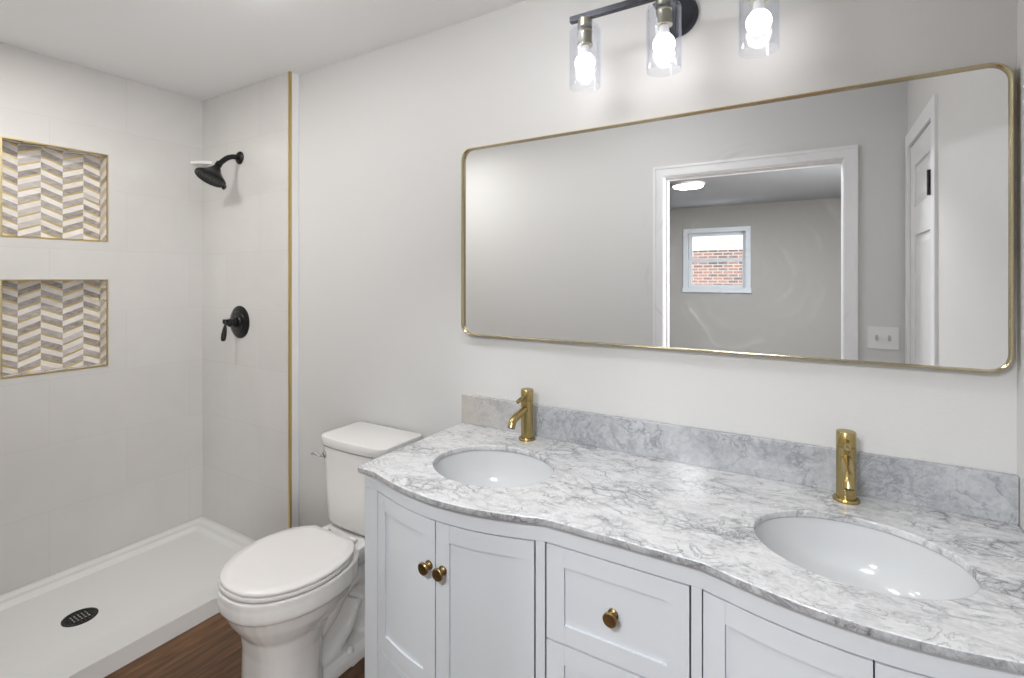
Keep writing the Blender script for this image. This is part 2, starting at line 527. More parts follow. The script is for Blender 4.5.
bm = bmesh.new(); cw = 0.068; cd = 0.011
box(bm, XR - cd, XR, DY1, DY1 + cw, 0, DZ + cw)
box(bm, XR - cd, XR, DY0 - 0.066, DY0, 0, DZ + cw)
box(bm, XR - cd, XR, DY0, DY1, DZ, DZ + cw)
struct('trim_3', bm, M['trim_white'], 'white casing around the panel door on the right wall')

# the panel door itself (structure with child panels)
bm = bmesh.new()
dx0, dx1 = XR + 0.001, XR + 0.036
w = DY1 - DY0
rows = [(0.24, 0.86), (1.02, 1.667), (1.80, 1.992)]
ysp = [DY0 + 0.004, DY0 + 0.098, DY1 - 0.088, DY1 - 0.004]
box(bm, dx0, dx1, ysp[0], ysp[1], 0.01, DZ - 0.004); box(bm, dx0, dx1, ysp[2], ysp[3], 0.01, DZ - 0.004)
zz = [0.01] + [v for r in rows for v in r] + [DZ - 0.004]
for k in range(0, len(zz), 2):
    box(bm, dx0, dx1, ysp[1], ysp[2], zz[k], zz[k + 1])
door1 = struct('door_1', bm, M['door_white'], 'narrow white panel door closed on the right wall', bevel=0.002)
for (ya, yb) in ((ysp[1], ysp[2]),):
    for (za, zb) in rows:
        bm = bmesh.new()
        r1 = [(dx0 + 0.010, ya, za), (dx0 + 0.010, yb, za), (dx0 + 0.010, yb, zb), (dx0 + 0.010, ya, zb)]
        i = 0.012; r2 = [(dx0 + 0.010, ya + i, za + i), (dx0 + 0.010, yb - i, za + i), (dx0 + 0.010, yb - i, zb - i), (dx0 + 0.010, ya + i, zb - i)]
        i = 0.040; r3 = [(dx0 + 0.002, ya + i, za + i), (dx0 + 0.002, yb - i, za + i), (dx0 + 0.002, yb - i, zb - i), (dx0 + 0.002, ya + i, zb - i)]
        r0 = [(dx1 - 0.008, p[1], p[2]) for p in r1]
        loft(bm, [r0, r1, r2, r3])
        link('door_panel', bm, M['door_white'], door1)
for hz in (0.25, 1.04, 1.846):
    bm = bmesh.new(); hy = DY1 + 0.001
    box(bm, dx0 - 0.003, dx0 + 0.001, hy - 0.032, hy - 0.004, hz - 0.048, hz + 0.048)
    lathe(bm, [(0.0075, -0.05), (0.0075, 0.05)], (dx0 - 0.016, hy - 0.006, hz), 'z', 14); box(bm, dx0 - 0.016, dx0 - 0.003, hy - 0.009, hy - 0.004, hz - 0.048, hz + 0.048)
    h = link('door_hinge', bm, M['hinge'], door1); h['label'] = 'black door hinge'
bm = bmesh.new(); lathe(bm, [(0.026, 0), (0.026, -0.006), (0.012, -0.010), (0.011, -0.035), (0.024, -0.045), (0.027, -0.058), (0.018, -0.068)], (dx0, DY0 + 0.065, 0.96), 'x', 24)
link('door_knob', bm, M['black'], door1, smooth=True)
# jamb of that door
bm = bmesh.new(); box(bm, XR, XR + 0.12, DY1, DY1 + 0.001, 0, DZ); box(bm, XR + 0.052, XR + 0.12, DY0, DY1, 0, DZ)
struct('trim_4', bm, M['trim_white'])

# entry wall (behind the camera, seen in the mirror) with the doorway
OX0, OX1, OZ = -0.793, 0.149, 2.102
bm = bmesh.new()
box(bm, XL - 0.15, OX0, YF - 0.12, YF, 0, ZC); box(bm, OX1, XR + 0.12, YF - 0.12, YF, 0, ZC); box(bm, OX0, OX1, YF - 0.12, YF, OZ, ZC)
struct('wall_entry', bm, M['wall'])
bm = bmesh.new(); ce = 0.060
for (a, b, z0, z1) in ((OX0 - ce, OX0, 0, OZ + ce), (OX1, OX1 + ce, 0, OZ + ce), (OX0, OX1, OZ, OZ + ce)):
    box(bm, a, b, YF, YF + 0.016, z0, z1)
box(bm, OX0 - ce, OX0 - ce + 0.016, YF + 0.016, YF + 0.022, 0, OZ + ce); box(bm, OX1 + ce - 0.016, OX1 + ce, YF + 0.016, YF + 0.022, 0, OZ + ce)
box(bm, OX0 - ce + 0.016, OX1 + ce - 0.016, YF + 0.016, YF + 0.022, OZ + ce - 0.016, OZ + ce)
struct('trim_5', bm, M['trim_white'], 'white casing around the entry doorway seen in the mirror')
bm = bmesh.new()
jd = 0.004
box(bm, OX0, OX0 + jd, YF - 0.12, YF, 0, OZ); box(bm, OX1 - jd, OX1, YF - 0.12, YF, 0, OZ); box(bm, OX0 + jd, OX1 - jd, YF - 0.12, YF, OZ - jd, OZ)
box(bm, OX0 + jd, OX0 + jd + 0.012, YF - 0.085, YF - 0.045, 0, OZ - jd); box(bm, OX1 - jd - 0.004, OX1 - jd, YF - 0.085, YF - 0.045, 0, OZ - jd)
box(bm, OX0 + jd + 0.012, OX1 - jd - 0.004, YF - 0.085, YF - 0.045, OZ - jd - 0.012, OZ - jd)
struct('trim_6', bm, M['trim_white'], 'white jamb and stop of the entry doorway')

# the next room beyond the doorway
FY = -4.10
fx0, fx1 = -3.3, 1.6
bm = bmesh.new(); box(bm, fx0, fx1, FY, YF - 0.12, -0.1, -0.0005)
struct('floor_next_room', bm, M['floor'])
bm = bmesh.new(); box(bm, fx0, fx1, FY, YF - 0.12, FZ, FZ + 0.1)
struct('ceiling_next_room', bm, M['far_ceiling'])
WX0, WX1, WZ0, WZ1 = -1.485, -0.745, 1.33, 2.095
bm = bmesh.new()
box(bm, fx0, WX0, FY - 0.15, FY, 0, FZ); box(bm, WX1, fx1, FY - 0.15, FY, 0, FZ)
box(bm, WX0, WX1, FY - 0.15, FY, 0, WZ0); box(bm, WX0, WX1, FY - 0.15, FY, WZ1, FZ)
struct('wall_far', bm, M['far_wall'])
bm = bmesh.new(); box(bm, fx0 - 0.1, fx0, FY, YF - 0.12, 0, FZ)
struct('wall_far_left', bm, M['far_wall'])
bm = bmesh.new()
VY0, VY1, VZ0, VZ1 = -1.80, -0.30, 0.80, 2.10  # opening for the added side window
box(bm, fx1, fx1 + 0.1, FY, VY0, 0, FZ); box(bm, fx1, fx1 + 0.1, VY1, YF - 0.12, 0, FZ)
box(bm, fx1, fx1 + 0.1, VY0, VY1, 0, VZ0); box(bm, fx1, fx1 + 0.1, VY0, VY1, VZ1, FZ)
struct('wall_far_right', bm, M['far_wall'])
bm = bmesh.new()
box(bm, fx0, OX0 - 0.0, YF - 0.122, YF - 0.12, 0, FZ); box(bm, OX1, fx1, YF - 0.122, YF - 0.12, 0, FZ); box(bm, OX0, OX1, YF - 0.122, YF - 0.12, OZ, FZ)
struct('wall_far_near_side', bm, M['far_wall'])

# window of the next room
bm = bmesh.new(); c = 0.06
box(bm, WX0 - c, WX0, FY, FY + 0.018, WZ0 - c, WZ1 + c); box(bm, WX1, WX1 + c, FY, FY + 0.018, WZ0 - c, WZ1 + c)
box(bm, WX0, WX1, FY, FY + 0.018, WZ1, WZ1 + c); box(bm, WX0 - c - 0.01, WX1 + c + 0.01, FY, FY + 0.03, WZ0 - c, WZ0)
win = struct('window_1', bm, M['window_trim'], 'white double-hung window looking onto a brick wall')
wm = (WZ0 + WZ1) / 2
for (za, zb, yy) in ((WZ0, wm + 0.02, FY - 0.06), (wm - 0.02, WZ1, FY - 0.10)):
    bm = bmesh.new(); s = 0.045
    box(bm, WX0, WX0 + s, yy, yy + 0.03, za, zb); box(bm, WX1 - s, WX1, yy, yy + 0.03, za, zb)
    box(bm, WX0 + s, WX1 - s, yy, yy + 0.03, za, za + s); box(bm, WX0 + s, WX1 - s, yy, yy + 0.03, zb - s, zb)
    sa = link('window_sash', bm, M['window_trim'], win)
    bm = bmesh.new(); box(bm, WX0 + s, WX1 - s, yy + 0.012, yy + 0.016, za + s, zb - s)
    link('window_pane', bm, M['pane'], sa)

bm = bmesh.new(); c = 0.06
box(bm, fx1 - 0.016, fx1, VY0 - c, VY0, VZ0 - c, VZ1 + c); box(bm, fx1 - 0.016, fx1, VY1, VY1 + c, VZ0 - c, VZ1 + c)
box(bm, fx1 - 0.016, fx1, VY0, VY1, VZ1, VZ1 + c); box(bm, fx1 - 0.03, fx1, VY0, VY1, VZ0 - c, VZ0)
box(bm, fx1 + 0.04, fx1 + 0.07, (VY0 + VY1) / 2 - 0.025, (VY0 + VY1) / 2 + 0.025, VZ0, VZ1)
win2 = struct('added_window_2', bm, M['trim_white'], 'added side window of the next room for fill daylight')  # added and unseen; the fill daylight enters here
bm = bmesh.new(); box(bm, fx1 + 0.05, fx1 + 0.055, VY0, VY1, VZ0, VZ1)
link('window_pane', bm, M['pane'], win2)

# neighbouring house seen through the window
nb = empty('neighbour_house', (-1.9, -7.6, 0), 'red brick house wall with cream siding above, outside the window', 'house')
bm = bmesh.new(); box(bm, -6, 2.4, -8.0, -7.6, -0.5, 2.03); link('brick_wall', bm, M['brick'], nb)
bm = bmesh.new()
for k in range(8): box(bm, -6.0, 2.4, -8.0, -7.585 + 0.0, 2.03 + k * 0.15, 2.03 + k * 0.15 + 0.145)
link('siding', bm, M['cream'], nb)
bm = bmesh.new(); box(bm, -6.2, 2.6, -8.2, -7.25, 3.23, 3.35); link('eave', bm, M['trim_white'], nb)

# added fill light on the next room's ceiling, unseen above the doorway lintel
hl = empty('ceiling_light', (-0.45, -0.85, FZ), 'added wide ceiling fill light just outside the entry doorway', 'ceiling light')
bm = bmesh.new(); lathe(bm, [(0.24, 0), (0.24, -0.026), (0.222, -0.032), (0.222, -0.012)], (-0.45, -0.85, FZ), 'z', 48); link('light_rim', bm, M['trim_white'], hl, smooth=True)
bm = bmesh.new(); lathe(bm, [(0.221, -0.014), (0.221, -0.026), (0.10, -0.032)], (-0.45, -0.85, FZ), 'z', 48); link('light_diffuser', bm, M['led'], hl, smooth=True)

# LED disc on the next room's ceiling
fl = empty('ceiling_light', (FLX, FLY, FZ), 'small round flat ceiling light seen in the mirror above the far window', 'ceiling light')
bm = bmesh.new(); lathe(bm, [(0.165, 0), (0.165, -0.018), (0.150, -0.024), (0.150, -0.012)], (FLX, FLY, FZ), 'z', 48); link('light_rim', bm, M['trim_white'], fl, smooth=True)
bm = bmesh.new(); lathe(bm, [(0.149, -0.014), (0.149, -0.022), (0.10, -0.026)], (FLX, FLY, FZ), 'z', 48); link('light_diffuser', bm, M['led'], fl, smooth=True)

# two dome ceiling lights of the bathroom (just above the frame; the one nearer the vanity is added fill)
for k, ((lx, ly, st), lab) in enumerate(zip(DOME, ('round opal dome ceiling light nearer the shower', 'added round opal dome fill light nearer the vanity and entry'))):
    r = empty('dome_light', (lx, ly, ZC), lab, 'ceiling light')
    bm = bmesh.new(); lathe(bm, [(0.165, 0), (0.165, -0.018), (0.150, -0.020), (0.150, -0.012)], (lx, ly, ZC), 'z', 40); link('light_rim', bm, M['trim_white'], r, smooth=True)
    bm = bmesh.new(); lathe(bm, [(0.149 * math.cos(a), -0.020 - 0.095 * math.sin(a)) for a in [PI / 2 * q / 8 * 0.97 for q in range(9)]], (lx, ly, ZC), 'z', 32)
    link('light_dome', bm, emis('opal_dome_%d' % k, (1.0, 0.975, 0.945) if k == 0 else (0.97, 0.98, 1.0), st), r, smooth=True)

# added recessed fill light over the shower, out of view
rl = empty('fill_downlight', (-2.33, 0.62, ZC), 'added small recessed round fill light by the shower base', 'ceiling light')
bm = bmesh.new(); lathe(bm, [(0.095, 0), (0.095, -0.004), (0.078, -0.007), (0.076, -0.001)], (-2.33, 0.62, ZC), 'z', 40); link('light_rim', bm, M['trim_white'], rl, smooth=True)
bm = bmesh.new(); lathe(bm, [(0.0755, -0.0015), (0.0755, -0.004), (0.05, -0.005)], (-2.33, 0.62, ZC), 'z', 40); link('light_diffuser', bm, M['led'], rl, smooth=True)

# two-gang switch plate beside the doorway
sw = empty('switch_plate', (0.316, YF, 1.161), 'white double switch plate on the wall by the doorway, seen in the mirror', 'light switch')
bm = bmesh.new(); box(bm, 0.250, 0.382, YF, YF + 0.006, 1.103, 1.218); link('plate', bm, M['switch'], sw, bevel=0.002)
for sx in (0.290, 0.343):
    bm = bmesh.new(); box(bm, sx - 0.006, sx + 0.006, YF + 0.006, YF + 0.017, 1.152, 1.168); box(bm, sx - 0.005, sx + 0.005, YF + 0.006, YF + 0.0075, 1.145, 1.175)
    link('toggle', bm, M['toggle'], sw)

# baseboard behind the toilet
bm = bmesh.new(); box(bm, XT, -1.155, YW - 0.014, YW, 0, 0.10)
struct('baseboard_back', bm, M['trim_white'], bevel=0.003)

# ------------------------------------------------------------------ niches
def clip(poly, axis, lim, keep_greater):
    out = []
    for i in range(len(poly)):
        a, b = poly[i], poly[(i + 1) % len(poly)]
        ina = (a[axis] >= lim) == keep_greater or a[axis] == lim
        inb = (b[axis] >= lim) == keep_greater or b[axis] == lim
        if ina: out.append(a)
        if ina != inb:
            t = (lim - a[axis]) / (b[axis] - a[axis])
            out.append(tuple(a[k] + t * (b[k] - a[k]) for k in range(2)))
    return out


def chevron(s0, s1, t0, t1, phase_s, phase_t, W=0.0803, P=0.0595, H=0.034):
    """polygons (pts, material) covering [s0,s1]x[t0,t1]; colour order gold, white, grey"""
    out = []
    rnd = random.Random(int(phase_t * 1e5))
    k0 = math.floor((s0 - phase_s) / W) - 1; k1 = math.ceil((s1 - phase_s) / W) + 1
    for k in range(k0, k1):
        a = phase_s + k * W; b = a + W; up = (k % 2 == 0)
        g = 0.0006
        for j in range(int((t0 - H - phase_t) / P) - 2, int((t1 + H - phase_t) / P) + 3):
            base = phase_t + j * P + (0 if up else P * 0.46)
            for (u, v, mi) in ((0.0, 0.0088, 2), (0.0088, 0.0350, rnd.choice((3, 3, 5, 5, 4))), (0.0350, P, rnd.choice((0, 0, 1)))):
                la, lb = (0, H) if up else (H, 0)
                po = [(a + g, base + la + u), (b - g, base + lb + u), (b - g, base + lb + v), (a + g, base + la + v)]
                for ax, lim, kg in ((0, s0, True), (0, s1, False), (1, t0, True), (1, t1, False)):
                    if po: po = clip(po, ax, lim, kg)
                if len(po) >= 3: out.append((po, mi))
    return out


for i, (za, zb) in enumerate(NZ):
    r = empty('shower_niche', (XL - ND, (NY0 + NY1) / 2, za),
              ('upper' if i == 0 else 'lower') + ' recessed shower niche lined with chevron marble mosaic, gold edged', 'shower niche', 'recessed niches in the shower wall')
    bm = bmesh.new()
    xb = XL - ND
    box(bm, xb - 0.005, xb - 0.0012, NY0 + 0.001, NY1 - 0.001, za + 0.001, zb - 0.001, 1)

    def face(pts, mi):
        vs = [bm.verts.new(p) for p in pts]
        try:
            f = bm.faces.new(vs); f.material_index = mi
        except ValueError: pass
    e = 0.002
    ph = random.random() * 0.05
    for po, mi in chevron(NY0 + e, NY1 - e, za + e, zb - e, 0.8030, ph):
        face([(xb - (0.0 if mi != 2 else 0.0004), s, t) for s, t in po], mi)
    for po, mi in chevron(NY1, NY1 + ND - e, za + e, zb - e, 0.8030, ph):    # right jamb
        face([(xb + (s - NY1), NY1 - e, t) for s, t in po], mi)
    for po, mi in chevron(0, ND - e, za + e, zb - e, 0.0, ph + .02):         # left jamb
        face([(xb + s, NY0 + e, t) for s, t in po], mi)
    for po, mi in chevron(NY0 + e, NY1 - e, 0, ND - e, 0.8030, ph):
        face([(xb + t, s, zb - e) for s, t in po], mi)
        face([(xb + t, s, za + e) for s, t in po], mi)
    mo = link('chevron_mosaic', bm, [M['mos_white'], M['mos_cream'], M['mos_gold'], M['mos_grey'], M['mos_pale'], M['mos_mid']], r)
    mo['label'] = 'white and grey marble chevrons with thin gold strips'
    bm = bmesh.new(); tw = 0.0045
    for (ya, yb, z0, z1) in ((NY0 - tw, NY0 + 0.001, za - tw, zb + tw), (NY1 - 0.001, NY1 + tw, za - tw, zb + tw), (NY0 + 0.001, NY1 - 0.001, za - tw, za + 0.001), (NY0 + 0.001, NY1 - 0.001, zb - 0.001, zb + tw)):
        box(bm, XL - 0.008, XL + 0.002, ya, yb, z0, z1)
    link('niche_trim', bm, M['gold_trim'], r)['label'] = 'thin gold metal edging'

# ------------------------------------------------------------------ shower pan
def pan_h(x, y):
    dl, db, df, dr = x - XL, YT - y, y - YF, XT - x
    dd = math.hypot(x + 2.62, y - 0.865)
    h = 0.050 + 0.008 * min(dd / 0.7, 1.2)

    def ledge(d):
        if d < 0.018: return 0.083
        if d < 0.040:
            t = (d - 0.018) / 0.022; return 0.083 - 0.009 * (3 * t * t - 2 * t ** 3)
        if d < 0.062: return 0.074
        t = min((d - 0.062) / 0.035, 1); return 0.074 - 0.030 * (3 * t * t - 2 * t ** 3)
    h = max(h, ledge(dl), ledge(db), ledge(df))
    t = min(max((0.16 - dr) / 0.16, 0), 1)
    h = max(h, 0.054 + 0.018 * t ** 1.5) if dr < 0.16 else h
    return h


def ticks(a, b, fine_a, fine_b, nf=24, nm=34, w=0.11):
    lo = [a + w * k / nf for k in range(nf)]; hi = [b - w * k / nf for k in range(nf)][::-1]
    mid = [a + w + (b - a - 2 * w) * k / nm for k in range(nm + 1)]
    return sorted(set(round(v, 5) for v in lo + mid + hi))


bm = bmesh.new()
g = 0.001
xs = ticks(XL + g, XT + 0.0, 1, 1); ys = ticks(YF + g, YT - g, 1, 1)
V = [[bm.verts.new((x, y, pan_h(x, y))) for y in ys] for x in xs]
for i in range(len(xs) - 1):
    for j in range(len(ys) - 1): bm.faces.new((V[i][j], V[i + 1][j], V[i + 1][j + 1], V[i][j + 1]))
B = {}
def low(i, j):
    if (i, j) not in B: v = V[i][j].co; B[(i, j)] = bm.verts.new((v.x, v.y, 0.0005))
    return B[(i, j)]
nx, ny = len(xs) - 1, len(ys) - 1
for i in range(nx):
    bm.faces.new((V[i][0], low(i, 0), low(i + 1, 0), V[i + 1][0])); bm.faces.new((V[i + 1][ny], low(i + 1, ny), low(i, ny), V[i][ny]))
for j in range(ny):
    bm.faces.new((V[0][j + 1], low(0, j + 1), low(0, j), V[0][j])); bm.faces.new((V[nx][j], low(nx, j), low(nx, j + 1), V[nx][j + 1]))
pan = empty('shower_pan', ((XL + XT) / 2, (YF + YT) / 2, 0), 'white acrylic low shower base with a raised rim, on the floor', 'shower base')
link('pan_base', bm, M['acrylic'], pan, smooth=True, angle=40)
# round black drain
dc = (-2.62, 0.865, 0.0505)
bm = bmesh.new()
lathe(bm, [(0.060, -0.002), (0.060, 0.0022), (0.056, 0.003), (0.048, 0.0018), (0.046, 0.0005)], dc, 'z', 48)
for k in range(-3, 4):
    hw = math.sqrt(0.044 ** 2 - (k * 0.0125) ** 2)
    box(bm, dc[0] - hw, dc[0] + hw, dc[1] + k * 0.0125 - 0.0032, dc[1] + k * 0.0125 + 0.0032, dc[2] + 0.0003, dc[2] + 0.0022)
dr_ = link('drain', bm, M['black'], pan, smooth=True); dr_['label'] = 'round black slotted drain cover'
bm = bmesh.new()
for k in range(-2, 3):
    for q in range(-1, 2):
        box(bm, dc[0] + q * 0.019 - 0.006, dc[0] + q * 0.019 + 0.006, dc[1] + k * 0.0125 - 0.0022, dc[1] + k * 0.0125 + 0.0022, dc[2] + 0.0021, dc[2] + 0.0027)
link('drain_slots', bm, M['chrome'], dr_)

# ------------------------------------------------------------------ shower fittings
sh = empty('wall_shower', (-2.659, YT, 2.119), 'black bell-shaped shower head on a bent arm, on the tiled wall', 'shower head')
bm = bmesh.new(); lathe(bm, [(0.035, 0), (0.035, -0.004), (0.029, -0.011), (0.015, -0.015)], (-2.659, YT, 2.119), 'y', 32); link('flange', bm, M['black'], sh, smooth=True)
path = smooth_path([(-2.659, YT - 0.004, 2.119), (-2.659, YT - 0.040, 2.117), (-2.659, YT - 0.075, 2.100), (-2.659, YT - 0.116, 2.060)])
bm = bmesh.new(); tube(bm, path, 0.0135, 18); link('arm', bm, M['black'], sh, smooth=True)
ax = Vector((0.0, -0.48, -0.877)).normalized()
rot = Vector((0, 0, -1)).rotation_difference(ax).to_matrix().to_4x4()
hc = Vector((-2.659, YT - 0.113, 2.063))
bm = bmesh.new(); lathe(bm, [(0.008, 0.012), (0.0165, 0.010), (0.0175, -0.010), (0.0135, -0.014), (0.018, -0.020), (0.022, -0.028), (0.030, -0.040), (0.042, -0.054), (0.057, -0.068), (0.070, -0.079), (0.076, -0.086), (0.076, -0.093), (0.072, -0.098), (0.065, -0.096), (0.062, -0.094)], hc, 'z', 48, mat4=rot)
hd = link('spray_head', bm, M['black'], sh, smooth=True)
bm = bmesh.new()
for rr_, nn in ((0.015, 6), (0.032, 12), (0.045, 18), (0.056, 24)):
    for k in range(nn):
        a = 2 * PI * k / nn; p = rot @ Vector((rr_ * math.cos(a), rr_ * math.sin(a), -0.0945))
        lathe(bm, [(0.0022, 0), (0.0016, -0.0035)], hc + p, 'z', 6, mat4=rot)
link('nozzles', bm, M['gunmetal'], hd)
bm = bmesh.new(); p = hc + rot @ Vector((0.02, 0.072, -0.094)); lathe(bm, [(0.008, 0.006), (0.009, -0.008), (0.006, -0.016)], p, 'z', 12, mat4=rot); link('spray_lever', bm, M['black'], hd, smooth=True)

vc = Vector((-2.659, YT, 1.2286))
sv = empty('shower_valve', vc, 'round black shower valve with a lever handle, below the shower head', 'shower valve')
bm = bmesh.new(); lathe(bm, [(0.088, 0), (0.088, -0.004), (0.083, -0.008), (0.060, -0.011), (0.056, -0.015), (0.034, -0.017), (0.030, -0.022)], vc, 'y', 56); link('valve_plate', bm, M['black'], sv, smooth=True)
bm = bmesh.new(); lathe(bm, [(0.026, -0.018), (0.026, -0.034), (0.018, -0.040), (0.017, -0.050), (0.022, -0.054), (0.021, -0.062), (0.012, -0.070), (0.009, -0.080)], vc, 'y', 32); link('valve_stem', bm, M['black'], sv, smooth=True)
bm = bmesh.new()
hp = smooth_path([vc + Vector((0, -0.078, 0.020)), vc + Vector((0, -0.079, 0.002)), vc + Vector((0, -0.081, -0.022)), vc + Vector((0, -0.086, -0.053)), vc + Vector((0, -0.090, -0.082)), vc + Vector((0, -0.090, -0.095))], 6)
rad = [0.006 + 0.0085 * abs(math.cos(min(i / len(hp) * 4.2, PI) * 0.5)) if i < len(hp) * 0.25 else 0.0055 + 0.0075 * math.sin(PI * min(max((i / len(hp) - 0.3) / 0.72, 0), 1)) for i in range(len(hp))]
rad[-1] = 0.004
tube(bm, hp, rad, 16); link('valve_lever', bm, M['black'], sv, smooth=True)

# small white rounded piece set in the wall corner
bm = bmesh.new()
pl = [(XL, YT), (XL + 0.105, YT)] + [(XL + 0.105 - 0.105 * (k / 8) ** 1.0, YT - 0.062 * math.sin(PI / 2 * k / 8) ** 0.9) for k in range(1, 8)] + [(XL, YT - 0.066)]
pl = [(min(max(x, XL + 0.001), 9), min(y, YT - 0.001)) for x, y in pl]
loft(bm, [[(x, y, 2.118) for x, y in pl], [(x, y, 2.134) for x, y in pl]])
tag(link('corner_piece', bm, M['porcelain'], origin=(XL + 0.04, YT - 0.03, 2.11)), 'small white corner piece above and behind the shower head', 'shelf')

# ------------------------------------------------------------------ toilet
TX = -1.593
ZK = 1.022
toilet = empty('toilet', (TX, 1.25, 0), 'white two-piece toilet with a closed elongated lid beside the vanity', 'toilet')
EGG = [(.906, 0), (.9075, .03), (.913, .06), (.930, .098), (.950, .124), (.975, .147), (1.02, .175), (1.07, .193), (1.12, .200), (1.17, .198), (1.22, .186), (1.26, .168), (1.29, .141), (1.305, .122), (1.315, .107)]


def egg(w, yf, yb, z, inset=0.0, sq=0.0):
    pts = []
    for y, h in EGG:
        s = (y - .906) / (1.315 - .906)
        hh = h / .2
        if sq: hh = hh * (1 - sq) + sq * (1 - abs(2 * s - 1) ** 3.2) ** (1 / 3.2)
        if sq and s > 0.97: hh = max(hh, 0.35)
        pts.append((max(hh * w - inset, 0), yf + inset + s * (yb - yf - inset)))
    right = [(TX + h, y, z) for h, y in pts]; left = [(TX - h, y, z) for h, y in pts[1:]][::-1]
    return right + left


def refine(ring, n=3):
    return ring


bm = bmesh.new()
loft(bm, [egg(.205, .898, 1.335, .400), egg(.207, .896, 1.335, .432), egg(.207, .896, 1.335, .4365)])
loft(bm, [egg(.136, .965, 1.21, .000, sq=.6), egg(.133, .970, 1.205, .015, sq=.6), egg(.126, .978, 1.20, .10, sq=.6), egg(.124, .978, 1.205, .20, sq=.55),
          egg(.136, .968, 1.235, .262, sq=.35), egg(.158, .948, 1.27, .288, sq=.1), egg(.178, .928, 1.30, .320), egg(.190, .912, 1.32, .355), egg(.194, .908, 1.33, .366)])
loft(bm, [egg(.194, .908, 1.33, .364), egg(.203, .900, 1.333, .369), egg(.206, .897, 1.335, .378), egg(.207, .896, 1.335, .405)])
# rear deck under the tank
def deck(w0, w1, y0, y1, z, r=0.03):
    o = []
    for (sx, yy, ww, a0) in ((1, y1, w1, 0), (-1, y1, w1, 90), (-1, y0, w0, 180), (1, y0, w0, 270)):
        for k in range(5):
            a = math.radians(a0 + 22.5 * k)
            cx = sx * (ww - r); cy = yy - r if yy == y1 else yy + r
            o.append((TX + cx + r * math.cos(a), cy + r * math.sin(a), z))
    return o
loft(bm, [deck(.10, .08, 1.26, 1.565, .345), deck(.125, .105, 1.24, 1.575, .375), deck(.135, .118, 1.22, 1.58, .41), deck(.138, .120, 1.22, 1.58, .4365)])
# foot
loft(bm, [deck(.105, .115, 1.12, 1.50, .0), deck(.103, .112, 1.12, 1.495, .035), deck(.092, .098, 1.12, 1.48, .060)])
# rear column and trapway
loft(bm, [deck(.055, .055, 1.30, 1.55, .30), deck(.05, .06, 1.38, 1.55, .38)])
tube(bm, smooth_path([(TX, 1.17, .17), (TX, 1.235, .205), (TX, 1.30, .27), (TX, 1.37, .295), (TX, 1.425, .255), (TX, 1.44, .18), (TX, 1.45, .06), (TX, 1.45, .02)], 5), .055, 24, sx=1.55)
tube(bm, smooth_path([(TX, 1.19, .30), (TX, 1.28, .335), (TX, 1.38, .355), (TX, 1.50, .37)], 4), .050, 24, sx=1.7)
tube(bm, smooth_path([(TX, 1.18, .05), (TX, 1.27, .075), (TX, 1.34, .12), (TX, 1.38, .20)], 5), .038, 24, sx=2.0)
bowl = link('bowl', bm, M['porcelain'], toilet, smooth=True)
md = bowl.modifiers.new('remesh', 'REMESH'); md.mode = 'VOXEL'; md.voxel_size = 0.0055; md.use_smooth_shade = True
md = bowl.modifiers.new('smooth', 'SMOOTH'); md.iterations = 5; md.factor = 0.5
bm = bmesh.new(); lathe(bm, [(0.014, 0), (0.014, 0.006), (0.011, 0.014), (0.004, 0.018)], (TX + .095, 1.31, .052), 'z', 20); link('bolt_cap', bm, M['porcelain'], toilet, smooth=True)
bm = bmesh.new(); lathe(bm, [(0.014, 0), (0.014, 0.006), (0.011, 0.014), (0.004, 0.018)], (TX - .095, 1.31, .052), 'z', 20); link('bolt_cap', bm, M['porcelain'], toilet, smooth=True)
# seat ring
bm = bmesh.new()
loft(bm, [egg(.201, .902, 1.31, .4415), egg(.204, .899, 1.312, .447), egg(.202, .901, 1.312, .4535)])
link('seat', bm, M['seat_plastic'], toilet, smooth=True, angle=50)
# lid, gently domed
bm = bmesh.new()
loft(bm, [egg(.197, .909, 1.315, .4545), egg(.2015, .9045, 1.315, .457), egg(.202, .904, 1.315, .464), egg(.198, .908, 1.312, .4685), egg(.17, .935, 1.29, .4705), egg(.10, .99, 1.25, .4720)])
link('lid', bm, M['seat_plastic'], toilet, smooth=True, angle=60)
for sx in (-1, 1):
    bm = bmesh.new(); box(bm, TX + sx * .078 - .017, TX + sx * .078 + .017, 1.312, 1.345, .4375, .456); h = link('seat_hinge', bm, M['seat_plastic'], toilet, bevel=0.004)
    bm = bmesh.new(); lathe(bm, [(.006, 0), (.006, .0025)], (TX + sx * .078, 1.355, .437), 'z', 14); link('hinge_bolt', bm, M['chrome'], toilet)
# tank
TXT = TX + 0.015
ZK = 1.012


def tank_ring(hw, yf, yb, z, bow, r=0.028):
    o = []
    n = 14
    for k in range(n + 1):
        t = -1 + 2 * k / n
        o.append((TXT + t * (hw - r * (1 - math.sqrt(max(0, 1 - max(0, abs(t) - .86) ** 2 / .14 ** 2))) * 0.0), yf - bow * (1 - abs(t) ** 2.4) + (0.013 * ((abs(t) - .90) / .10) ** 2 if abs(t) > .90 else 0), z))
    o += [(TXT + hw, yf + 0.026, z), (TXT + hw, yb - .012, z), (TXT + hw - .012, yb, z), (TXT - hw + .012, yb, z), (TXT - hw, yb - .012, z), (TXT - hw, yf + 0.026, z)]
    return o


